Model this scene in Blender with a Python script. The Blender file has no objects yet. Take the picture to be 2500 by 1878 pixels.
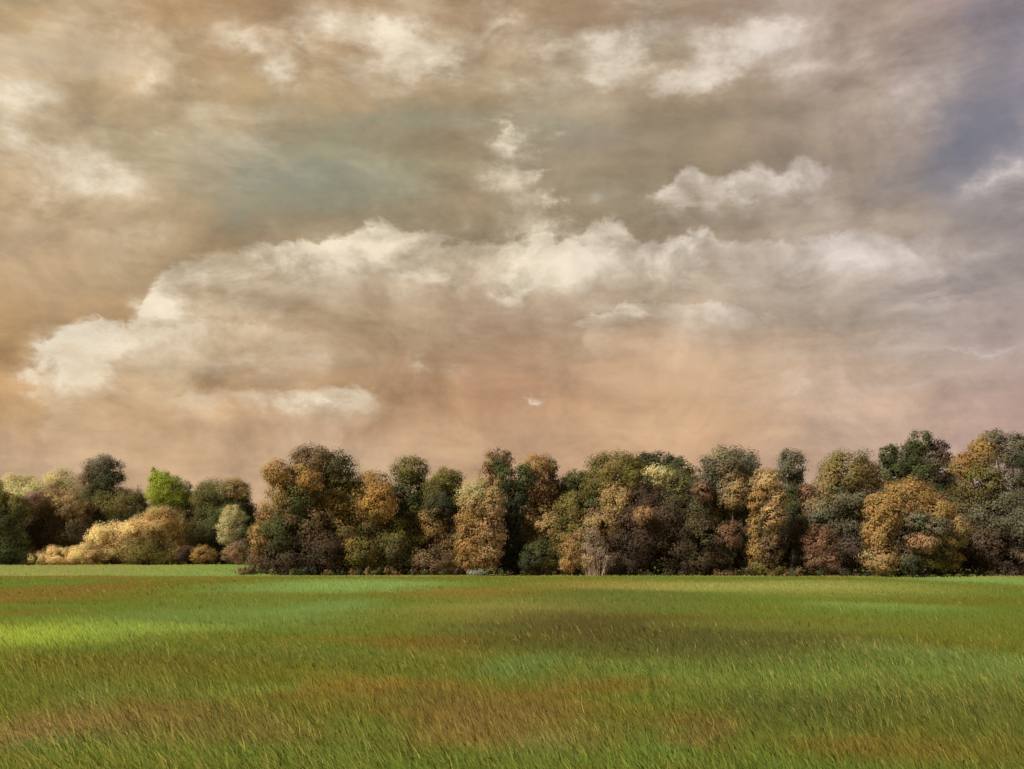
import bpy, math, random
import numpy as np
from mathutils import Vector

# ------------------------------------------------------------------ camera, sky, sun, exposure
F, U0, HV, EYE = 2453.0, 1250.0, 1351.0, 2.6      # focal length (px of a 2500 px wide frame), frame centre, horizon row, eye height
EXPO = 1.0
SC = bpy.context.scene
COL = SC.collection
cam = bpy.data.cameras.new('camera')
cam.sensor_width = 36.0
cam.lens = 36.0 * F / 2500.0
cam.shift_y = (HV - 939.0) / 2500.0
cam.clip_start, cam.clip_end = 0.1, 20000.0
cam_o = bpy.data.objects.new('camera', cam)
cam_o.location = (0, 0, EYE)
cam_o.rotation_euler = (math.radians(90), 0, 0)
COL.objects.link(cam_o)
SC.camera = cam_o
SC.view_settings.view_transform = 'Standard'
SC.view_settings.look = 'None'
SC.view_settings.gamma = 1.0
SC.view_settings.exposure = EXPO
SC.view_settings.use_curve_mapping = False
SC.cycles.max_bounces = 5
SC.cycles.diffuse_bounces = 3
SC.cycles.transmission_bounces = 3

SUN_AZ, SUN_EL = math.radians(-132), math.radians(36)    # azimuth from +Y towards +X
sd = Vector((math.sin(SUN_AZ) * math.cos(SUN_EL), math.cos(SUN_AZ) * math.cos(SUN_EL), math.sin(SUN_EL)))
sl = bpy.data.lights.new('sun', 'SUN')
sl.energy, sl.angle, sl.color = 4.2, math.radians(6.0), (1.0, 0.88, 0.72)
sun = bpy.data.objects.new('sun', sl)
sun.rotation_euler = (-sd).to_track_quat('-Z', 'Y').to_euler()
COL.objects.link(sun)


def lin(c):
    out = []
    for v in c:
        v = v / 255.0
        out.append(v / 12.92 if v <= 0.04045 else ((v + 0.055) / 1.055) ** 2.4)
    return np.array(out)


class NT:
    """small helper to write node trees as expressions"""
    def __init__(self, tree):
        self.t = tree
        self.k = 0

    def new(self, typ, **kw):
        n = self.t.nodes.new(typ)
        n.location = (self.k * 30, -(self.k % 12) * 60)
        self.k += 1
        for a, b in kw.items():
            setattr(n, a, b)
        return n

    def put(self, sock, v):
        if isinstance(v, bpy.types.NodeSocket):
            self.t.links.new(v, sock)
        elif v is not None:
            if hasattr(sock, 'default_value') and sock.type == 'RGBA' and len(v) == 3:
                v = (*v, 1.0)
            sock.default_value = v

    def m(self, op, a, b=None, c=None, clamp=False):
        n = self.new('ShaderNodeMath', operation=op, use_clamp=clamp)
        for i, v in enumerate((a, b, c)):
            self.put(n.inputs[i], v)
        return n.outputs[0]

    def v(self, op, a, b=None):
        n = self.new('ShaderNodeVectorMath', operation=op)
        self.put(n.inputs[0], a)
        if op == 'SCALE':
            self.put(n.inputs['Scale'], b)
        else:
            self.put(n.inputs[1], b)
        return n.outputs[0]

    def xyz(self, x, y, z):
        n = self.new('ShaderNodeCombineXYZ')
        for i, v in enumerate((x, y, z)):
            self.put(n.inputs[i], v)
        return n.outputs[0]

    def sep(self, v):
        n = self.new('ShaderNodeSeparateXYZ')
        self.put(n.inputs[0], v)
        return n.outputs

    def noise(self, vec, scale, detail=4.0, rough=0.55, dist=0.0, color=False):
        n = self.new('ShaderNodeTexNoise')
        self.put(n.inputs['Vector'], vec)
        n.inputs['Scale'].default_value = scale
        n.inputs['Detail'].default_value = detail
        n.inputs['Roughness'].default_value = rough
        n.inputs['Distortion'].default_value = dist
        return n.outputs['Color' if color else 'Fac']

    def rng(self, v, a, b, c=0.0, d=1.0, smooth=True):
        n = self.new('ShaderNodeMapRange')
        n.interpolation_type = 'SMOOTHSTEP' if smooth else 'LINEAR'
        self.put(n.inputs['Value'], v)
        for nm, x in zip(('From Min', 'From Max', 'To Min', 'To Max'), (a, b, c, d)):
            self.put(n.inputs[nm], x)
        return n.outputs['Result']

    def mix(self, f, a, b, blend='MIX'):
        n = self.new('ShaderNodeMix', data_type='RGBA', blend_type=blend)
        self.put(n.inputs[0], f)
        self.put(n.inputs[6], a)
        self.put(n.inputs[7], b)
        return n.outputs[2]

    def blob(self, vec, cx, cy, rx, ry, quad=True):
        mp = self.new('ShaderNodeMapping')
        self.put(mp.inputs['Vector'], vec)
        mp.inputs['Location'].default_value = (-cx / rx, -cy / ry, 0)
        mp.inputs['Scale'].default_value = (1 / rx, 1 / ry, 1)
        g = self.new('ShaderNodeTexGradient', gradient_type='QUADRATIC_SPHERE' if quad else 'SPHERICAL')
        self.put(g.inputs[0], mp.outputs[0])
        return g.outputs['Fac']

    def curve(self, x, pts):
        n = self.new('ShaderNodeFloatCurve')
        self.put(n.inputs['Value'], x)
        c = n.mapping.curves[0]
        pts = sorted(pts)
        c.points[0].location = pts[0]
        c.points[-1].location = pts[-1]
        for p in pts[1:-1]:
            c.points.new(*p)
        n.mapping.update()
        return n.outputs[0]


def sky_dir(u, v):
    az = math.atan((u - U0) / F)
    return az, (HV - v) / F * math.cos(az)


def build_world():
    w = bpy.data.worlds.new('World')
    SC.world = w
    w.use_nodes = True
    w.cycles.sampling_method = 'NONE'      # the cloud cover is even: plain bounces find it
    w.node_tree.nodes.clear()
    N = NT(w.node_tree)
    tc = N.new('ShaderNodeTexCoord')
    dx, dy, dz = N.sep(tc.outputs['Generated'])
    h = N.m('SQRT', N.m('MULTIPLY_ADD', dx, dx, N.m('MULTIPLY_ADD', dy, dy, 1e-6)))
    e = N.m('MINIMUM', N.m('DIVIDE', dz, h), 2.5)
    s = N.m('DIVIDE', dx, h)
    az = N.m('ARCTAN2', dx, dy)
    P = N.xyz(s, N.m('DIVIDE', dy, h), N.m('MULTIPLY', e, 2.6))     # streaky cloud space
    P2 = N.xyz(s, N.m('DIVIDE', dy, h), N.m('MULTIPLY', e, 1.4))   # rounder cloud space
    # warps
    wa = N.v('SUBTRACT', N.noise(P, 5.0, 4, 0.55, color=True), (0.5, 0.5, 0.5))
    wb = N.v('SUBTRACT', N.noise(P2, 26.0, 5, 0.62, color=True), (0.5, 0.5, 0.5))
    uv = N.xyz(az, e, 0.0)
    wsum = N.v('ADD', N.v('MULTIPLY', wa, (0.16, 0.07, 0)), N.v('MULTIPLY', wb, (0.075, 0.05, 0)))
    uvw = N.v('ADD', uv, wsum)
    uvb = N.v('ADD', uv, N.v('ADD', N.v('MULTIPLY', wa, (0.07, 0.035, 0)), N.v('MULTIPLY', wb, (0.085, 0.055, 0))))
    azw, ew, _ = N.sep(uvw)
    sw = N.m('ADD', s, N.sep(wsum)[0])
    # broad colour of the sky: seven columns from the golden left to the lilac right, rows from top to horizon
    rows = [0, 150, 300, 450, 600, 750, 900, 1000, 1110, 1240]
    cols_u = [0, 420, 840, 1250, 1660, 2080, 2500]
    grid = [
        [(168, 148, 112), (164, 134, 98), (158, 130, 98), (152, 128, 98), (142, 122, 102), (148, 128, 118), (130, 120, 128)],
        [(184, 155, 110), (172, 148, 112), (170, 146, 114), (160, 142, 116), (154, 138, 114), (155, 136, 120), (136, 126, 132)],
        [(184, 160, 122), (158, 143, 112), (152, 142, 112), (143, 129, 99), (146, 129, 106), (150, 134, 122), (126, 119, 132)],
        [(192, 161, 118), (164, 147, 116), (136, 138, 114), (138, 123, 94), (132, 119, 97), (144, 130, 118), (146, 136, 138)],
        [(176, 150, 114), (160, 139, 106), (138, 119, 90), (142, 127, 101), (137, 122, 99), (150, 136, 122), (144, 134, 134)],
        [(170, 141, 102), (163, 137, 100), (160, 136, 105), (158, 135, 106), (156, 138, 114), (160, 143, 127), (148, 135, 129)],
        [(186, 142, 82), (170, 139, 100), (156, 128, 96), (152, 118, 90), (184, 149, 117), (178, 153, 133), (158, 138, 130)],
        [(184, 148, 102), (176, 140, 94), (166, 130, 92), (170, 128, 93), (188, 152, 116), (182, 154, 132), (166, 135, 124)],
        [(184, 154, 122), (184, 154, 122), (180, 154, 128), (180, 148, 118), (188, 153, 122), (180, 150, 132), (170, 142, 133)],
        [(186, 156, 122), (188, 156, 124), (184, 156, 128), (184, 150, 118), (190, 152, 120), (182, 150, 132), (170, 140, 132)],
    ]
    ramps = []
    for ci, cu in enumerate(cols_u):
        r = N.new('ShaderNodeValToRGB')
        r.color_ramp.interpolation = 'B_SPLINE'
        N.put(r.inputs[0], N.m('DIVIDE', ew, 0.6))
        els = r.color_ramp.elements
        k = np.array([1.06, 1.04, 1.06]) if ci == 0 else np.array([1.10, 1.04, 0.97]) if ci < 5 else np.array([1.12, 1.10, 1.06 if ci == 5 else 1.08])
        pts = sorted(((max(0, sky_dir(cu, v)[1] / 0.6)), np.clip(lin(np.array(grid[ri][ci]) * 0.92 + np.array([172, 152, 124]) * 0.08) * k, 0, 1)) for ri, v in enumerate(rows))
        els[0].position, els[0].color = pts[0][0], (*pts[0][1], 1)
        els[1].position, els[1].color = min(1, pts[-1][0]), (*pts[-1][1], 1)
        for p, c in pts[1:-1]:
            x = els.new(p)
            x.color = (*c, 1)
        ramps.append(r.outputs[0])
    base = ramps[0]
    for i in range(6):
        s0 = math.sin(sky_dir(cols_u[i], 0)[0])
        s1 = math.sin(sky_dir(cols_u[i + 1], 0)[0])
        base = N.mix(N.rng(sw, s0, s1), base, ramps[i + 1])
    # soft streaks and mottling through all cloud layers
    st = N.noise(N.v('MULTIPLY', P, (1, 1, 3.2)), 6.0, 5, 0.6)
    mo = N.noise(P2, 11.0, 6, 0.62, 0.4)
    tone = N.m('ADD', N.m('MULTIPLY', N.m('SUBTRACT', st, 0.5), 0.40), N.m('MULTIPLY', N.m('SUBTRACT', mo, 0.5), 0.5))
    mo2 = N.noise(N.v('ADD', P2, (-0.02, 0.0, 0.03)), 11.0, 5, 0.62, 0.4)
    relief = N.m('SUBTRACT', mo, mo2)                    # side of each billow turned to the light
    tone = N.m('ADD', tone, N.m('MULTIPLY', relief, 0.75))
    fine = N.noise(P2, 90.0, 4, 0.65)
    tone = N.m('ADD', tone, N.m('MULTIPLY', N.m('SUBTRACT', fine, 0.5), 0.16))
    gain = N.m('ADD', 1.0, tone)
    base = N.v('SCALE', base, N.m('MULTIPLY', gain, 1.07))
    # darker, cooler or browner cloud
    def acc(lst, vec, boost=1.5):
        a = None
        for (u, v, ru, rv, k) in lst:
            ca, ce = sky_dir(u, v)
            f = N.blob(vec, ca, ce, boost * ru / F, boost * rv / F)
            a = N.m('MULTIPLY', f, k) if a is None else N.m('MULTIPLY_ADD', f, k, a)
        return a
    brown = acc([(1080, 345, 210, 46, .7), (1130, 765, 330, 26, .9), (1230, 835, 260, 24, .8), (820, 545, 130, 40, .8), (1500, 735, 160, 22, .8),
                 (1560, 800, 240, 16, .7), (1330, 800, 200, 30, .5), (650, 900, 60, 20, .5), (420, 885, 120, 24, .7), (1500, 30, 140, 40, .5),
                 (1140, 470, 90, 50, .4), (1000, 20, 150, 30, .4), (720, 740, 200, 26, .5), (2000, 790, 220, 14, .45), (1900, 900, 240, 12, .25), (1060, 880, 230, 34, .5)], uvw)
    base = N.mix(N.m('MULTIPLY', N.m('MINIMUM', brown, 1.0), 0.8), base, (*lin((148, 114, 84)), 1))
    cool = acc([(720, 430, 330, 150, 1.1), (950, 275, 260, 60, .7), (1320, 330, 280, 80, .55), (1500, 460, 200, 50, .4), (600, 520, 130, 80, .4), (1340, 300, 120, 60, .35), (20, 90, 60, 80, .4), (740, 400, 60, 40, .3),
                (1560, 530, 60, 60, .3), (1100, 290, 200, 40, .35)], uvw)
    base = N.mix(N.m('MULTIPLY', N.m('MINIMUM', cool, 1.0), 0.75), base, (*lin((142, 143, 124)), 1))
    grey = acc([(1480, 360, 330, 90, .9), (1760, 290, 260, 45, .8), (1750, 545, 200, 36, .55), (1680, 30, 130, 60, .6), (1890, 210, 80, 60, .6), (1340, 480, 100, 50, .3),
                (230, 260, 130, 60, .5), (1900, 400, 200, 50, .4), (2000, 700, 260, 60, .35)], uvw)
    base = N.mix(N.m('MULTIPLY', N.m('MINIMUM', grey, 1.0), 0.75), base, (*lin((138, 124, 102)), 1))
    lilac = acc([(2370, 330, 140, 150, .95), (2480, 90, 140, 160, .5), (2290, 470, 130, 70, .6), (2480, 300, 90, 120, .4)], uvw)
    base = N.mix(N.m('MULTIPLY', N.m('MINIMUM', lilac, 1.0), 0.85), base, (*lin((112, 116, 128)), 1))
    glow = acc([(1720, 900, 330, 110, 1.0), (1500, 1040, 420, 70, .6), (40, 930, 80, 50, .7), (420, 1020, 220, 40, .7), (60, 640, 60, 120, .15)], uvw)
    base = N.mix(N.m('MULTIPLY', N.m('MINIMUM', glow, 1.0), 0.62), base, (*lin((230, 192, 150)), 1))
    warm = acc([(780, 230, 90, 50, .8), (330, 130, 120, 60, .7), (160, 60, 90, 60, .5), (560, 200, 90, 60, .4), (1760, 160, 60, 40, .2), (930, 240, 50, 40, .5)], uvw)
    base = N.mix(N.m('MULTIPLY', N.m('MINIMUM', warm, 1.0), 0.6), base, (*lin((212, 176, 130)), 1))

    # lit cloud: cumulus banks with a crisp, billowed upper edge
    bil = N.m('SUBTRACT', 1.0, N.m('ABSOLUTE', N.m('MULTIPLY_ADD', N.noise(P2, 34.0, 6, 0.6, 0.3), 4.0, -2.0)))
    big = N.m('SUBTRACT', N.noise(P2, 14.0, 3, 0.5), 0.5)
    disp = N.m('ADD', N.m('MULTIPLY', bil, 0.012), N.m('MULTIPLY', big, 0.03))
    xn = N.m('ADD', azw, 0.5)
    azc = N.m('ADD', az, 0.5)

    def bank(pts, env, depth, edge=0.012, tail=0.0):
        top = N.curve(azc, [(0, sky_dir(*pts[0])[1])] + [(sky_dir(*p)[0] + 0.5, sky_dir(*p)[1]) for p in pts] + [(1, sky_dir(*pts[-1])[1])])
        en = N.curve(xn, [(0, env[0][1])] + [(sky_dir(u, 600)[0] + 0.5, k) for u, k in env] + [(1, env[-1][1])])
        d = N.m('SUBTRACT', N.m('ADD', top, disp), e)
        up = N.rng(d, 0.0, edge)
        dn = N.m('POWER', 2.718, N.m('DIVIDE', N.m('MAXIMUM', d, 0.0), -depth))
        return N.m('MULTIPLY', N.m('MULTIPLY', up, dn), en)
    banks = [
        bank([(320, 790), (370, 715), (440, 650), (520, 625), (620, 606), (720, 598), (800, 585), (870, 565), (920, 545), (970, 572), (1080, 592), (1200, 600),
              (1300, 596), (1400, 590), (1450, 560), (1500, 548), (1560, 590), (1640, 600), (1690, 580), (1720, 565), (1760, 605), (1900, 600), (2080, 575), (2200, 600), (2340, 690)],
             [(300, 0), (350, .9), (480, 1), (1000, .95), (1180, .75), (1260, 1), (1700, 1), (1760, .62), (2050, .52), (2250, .45), (2380, .2), (2450, 0)], 0.05),
        bank([(40, 875), (90, 850), (170, 808), (240, 798), (330, 806), (430, 800), (520, 790), (620, 800), (800, 815)],
             [(30, 0), (80, .8), (180, .95), (320, .8), (450, .7), (620, .5), (780, .25), (860, 0)], 0.05),
        bank([(1400, 790), (1480, 760), (1560, 748), (1640, 756), (1720, 750), (1830, 768), (1900, 775)],
             [(1380, 0), (1440, .7), (1540, 1.0), (1700, 1.0), (1790, .9), (1860, .5), (1940, 0)], 0.024),
        bank([(1580, 500), (1640, 445), (1690, 412), (1730, 452), (1790, 445), (1850, 418), (1900, 440), (1960, 408), (2020, 430), (2080, 450)],
             [(1570, 0), (1630, .8), (1700, .95), (1740, .6), (1830, 1), (1960, .9), (2020, .4), (2120, 0)], 0.024),
        bank([(240, 1000), (420, 970), (520, 960), (700, 968), (860, 965), (960, 985)],
             [(250, 0), (420, .7), (760, 1.0), (900, .9), (990, 0)], 0.018),
    ]
    PUFFS = [
        (690, 170, 81, 58, 1.00), (700, 70, 108, 78, 0.56), (820, 60, 94, 52, 0.67), (950, 60, 94, 58, 0.67), (1010, 110, 122, 78, 0.84), (980, 165, 94, 52, 0.56), (1200, 60, 108, 91, 0.67),
        (1500, 130, 94, 58, 1.00), (1370, 110, 94, 58, 0.67), (1450, 180, 94, 39, 0.78), (1570, 80, 108, 58, 0.62), (1740, 190, 81, 52, 0.95), (1680, 175, 94, 46, 0.67),
        (1810, 110, 108, 65, 0.84), (1870, 85, 68, 52, 0.56), (1750, 90, 122, 65, 0.50), (1960, 160, 108, 65, 0.45), (130, 360, 150, 70, 0.50), (210, 450, 150, 70, 0.45), (30, 330, 70, 90, 0.45),
        (330, 80, 122, 52, 0.50), (350, 190, 81, 52, 0.50), (300, 640, 140, 90, 0.20), (1260, 430, 120, 50, 0.50), (1325, 430, 32, 16, 0.70), (1345, 490, 32, 16, 0.70),
        (1240, 345, 50, 50, 0.70), (1215, 303, 24, 26, 0.80), (1340, 340, 22, 26, 0.50), (1300, 375, 40, 26, 0.40), (1260, 720, 50, 60, 0.80), (1340, 650, 110, 70, 0.60), (1450, 680, 110, 60, 0.60), (1010, 680, 100, 60, 0.55), (1110, 700, 80, 50, 0.50), (1160, 640, 70, 40, 0.50),
        (190, 910, 80, 70, 0.75), (300, 840, 110, 40, 0.40), (560, 720, 130, 40, 0.30), (660, 760, 110, 20, 0.30), (520, 880, 200, 40, 0.30), (800, 870, 140, 30, 0.25), (760, 985, 170, 24, 0.50),
        (1300, 980, 32, 18, 0.70), (1010, 915, 36, 28, 0.50), (1090, 915, 40, 22, 0.30), (2250, 200, 202, 78, 0.39), (2100, 140, 202, 78, 0.28), (2440, 440, 120, 50, 0.60), (2060, 620, 280, 60, 0.30),
        (2160, 855, 170, 30, 0.40), (2210, 955, 140, 24, 0.40), (2400, 855, 170, 14, 0.30), (1900, 860, 260, 30, 0.20), (1660, 500, 70, 40, 0.50), (1700, 690, 90, 70, 0.30), (1340, 560, 120, 40, 0.25),
        (1230, 400, 90, 110, .25), (1290, 500, 110, 80, .3), (1330, 560, 120, 60, .4), (640, 640, 70, 40, .6), (470, 660, 60, 40, .6), (390, 735, 60, 34, .6), (800, 620, 80, 40, .5), (930, 590, 70, 50, .6), (1480, 600, 80, 60, .6), (1600, 650, 90, 60, .5), (1700, 610, 60, 50, .6), (150, 830, 80, 40, .6), (240, 850, 80, 50, .5), (1560, 775, 100, 30, .6), (1800, 470, 100, 40, .5), (1950, 450, 80, 40, .5), (2300, 730, 260, 16, .25), (2200, 800, 280, 14, .25), (2000, 930, 260, 14, .25), (260, 420, 150, 70, .35), (90, 480, 140, 80, .35), (420, 300, 110, 50, .35), (60, 230, 90, 60, .5), (300, 560, 180, 50, .3), (2050, 650, 260, 70, .3), (2300, 680, 200, 50, .3), (160, 880, 110, 70, .5), (560, 90, 120, 60, .6), (470, 200, 90, 50, .4), (1090, 130, 90, 60, .5), (1270, 200, 120, 40, .35), (1620, 190, 90, 40, .5), (1950, 70, 110, 50, .4), (2180, 300, 120, 60, .3), (100, 200, 90, 60, .3), (620, 330, 120, 40, .15), (1480, 480, 100, 50, .25), (2350, 620, 150, 40, .25), (880, 640, 120, 50, .4), (700, 660, 110, 50, .4), (450, 760, 90, 40, .4), (1150, 560, 90, 30, .3),
    ]
    puffs = acc(PUFFS, uvb, 1.6)
    acc_soft = N.m('MULTIPLY', puffs, 1.15)
    pt = N.rng(mo, 0.32, 0.68, 0.35, 1.25)
    bright = N.m('MULTIPLY_ADD', N.m('SUBTRACT', N.m('ADD', mo, N.m('MULTIPLY', bil, 0.22)), 0.58), N.m('MULTIPLY', N.m('MINIMUM', N.m('MULTIPLY', puffs, 2.0), 1.0), 1.5), puffs)
    crisp = N.rng(bright, 0.15, 1.0)
    soft = N.m('MULTIPLY', N.m('MINIMUM', acc_soft, 1.0), N.rng(mo, 0.28, 0.7, 0.25, 1.0))
    veil = N.m('MULTIPLY', N.rng(N.noise(P, 6.5, 5, 0.6, 0.2), 0.44, 0.64), N.rng(N.m('SUBTRACT', e, N.m('MULTIPLY', s, 0.22)), 0.30, 0.52, 0.0, 0.42))
    bright = N.m('ADD', N.m('ADD', N.m('MULTIPLY', crisp, 0.5), N.m('MULTIPLY', soft, 0.74)), veil)
    bk = banks[0]
    for b in banks[1:]:
        bk = N.m('MAXIMUM', bk, b)
    bk = N.m('MULTIPLY', bk, N.rng(mo, 0.30, 0.62, 0.42, 1.3))
    bright = N.m('MINIMUM', N.m('ADD', N.m('MULTIPLY', bk, 1.0), N.m('MULTIPLY', bright, 0.85)), 1.0)
    bright = N.m('MULTIPLY', bright, N.rng(N.noise(P2, 21.0, 5, 0.6, 0.3), 0.3, 0.62, 0.72, 1.18))
    cream = N.mix(N.rng(s, -0.1, 0.42), (*lin((240, 225, 198)), 1), (*lin((218, 205, 196)), 1))
    cream = N.v('SCALE', cream, N.m('MULTIPLY_ADD', tone, 0.6, 1.0))
    col = N.mix(N.m('MULTIPLY', bright, 0.84), base, cream)
    bg = N.new('ShaderNodeBackground')
    N.put(bg.inputs['Color'], col)
    bg.inputs['Strength'].default_value = 2.0 ** -EXPO
    sky = N.new('ShaderNodeTexSky', sky_type='NISHITA')
    sky.sun_disc = False
    sky.sun_elevation = SUN_EL
    sky.sun_rotation = SUN_AZ
    bg2 = N.new('ShaderNodeBackground')
    N.put(bg2.inputs['Color'], sky.outputs[0])
    bg2.inputs['Strength'].default_value = 0.07
    mx = N.new('ShaderNodeMixShader')
    mx.inputs[0].default_value = 0.97                    # nearly closed cloud, a little clear sky shining through
    N.put(mx.inputs[1], bg2.outputs[0])
    N.put(mx.inputs[2], bg.outputs[0])
    out = N.new('ShaderNodeOutputWorld')
    N.put(out.inputs[0], mx.outputs[0])


build_world()

# ------------------------------------------------------------------ helpers
RNG = np.random.default_rng(7)


def sstep(x, a, b):
    t = np.clip((np.asarray(x, float) - a) / (b - a), 0, 1)
    return t * t * (3 - 2 * t)


def terrain(x, y):
    x = np.asarray(x, float)
    y = np.asarray(y, float)
    und = 0.10 * np.sin(x * 0.11 + 1.3) * np.sin(y * 0.13 + 0.4) + 0.06 * np.sin(x * 0.31 + y * 0.21) + 0.04 * np.sin(x * 0.07 - y * 0.33 + 2)
    und = und * sstep(y, 4, 14) * (1 - sstep(y, 80, 104))
    left = 1 - sstep(x + 0.08 * (y - 110), -34, -26)
    lip = 0.05 * np.sin(x * 0.24 + 0.5) + 0.03 * np.sin(x * 0.53)
    crest = (lip + 0.06) * np.exp(-((y - 104) / 5.0) ** 2)
    dip = -0.38 * np.exp(-((y - 122) / 9.0) ** 2)
    rise = 0.62 * sstep(y, 122, 165)
    return und + left * (crest + dip + rise)


def tag(o, label=None, cat=None, group=None, kind=None):
    for k, v in (('label', label), ('category', cat), ('group', group), ('kind', kind)):
        if v:
            o[k] = v
    return o


def mesh_obj(name, verts, faces_flat, nper, mat, parent=None, colors=None, smooth=False, normals=None):
    """verts (n,3); faces of nper corners each, flattened; colors per vertex"""
    verts = np.asarray(verts, np.float32)
    idx = np.asarray(faces_flat, np.int32).ravel()
    nf = len(idx) // nper
    me = bpy.data.meshes.new(name)
    me.vertices.add(len(verts))
    me.vertices.foreach_set('co', verts.ravel())
    me.loops.add(len(idx))
    me.loops.foreach_set('vertex_index', idx)
    me.polygons.add(nf)
    me.polygons.foreach_set('loop_start', np.arange(0, nf * nper, nper, dtype=np.int32))
    if smooth:
        me.polygons.foreach_set('use_smooth', np.ones(nf, bool))
    if colors is not None:
        at = me.color_attributes.new('tint', 'FLOAT_COLOR', 'POINT')
        c = np.ones((len(verts), 4), np.float32)
        c[:, :3] = colors
        at.data.foreach_set('color', c.ravel())
    me.update(calc_edges=True)
    if normals is not None:                      # leaves shade as parts of the rounded mass they belong to
        me.normals_split_custom_set_from_vertices(np.asarray(normals, np.float32))
    me.materials.append(mat)
    o = bpy.data.objects.new(name, me)
    COL.objects.link(o)
    if parent is not None:
        o.parent = parent
    return o


def empty(name, loc):
    o = bpy.data.objects.new(name, None)
    o.location = loc
    o.empty_display_size = 0.5
    COL.objects.link(o)
    return o


# ------------------------------------------------------------------ materials
def new_mat(name):
    m = bpy.data.materials.new(name)
    m.use_nodes = True
    m.node_tree.nodes.clear()
    return m, NT(m.node_tree)


def ground_pt(u, v):
    y = EYE * F / (v - HV)
    return (u - U0) / F * y, y


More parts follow.
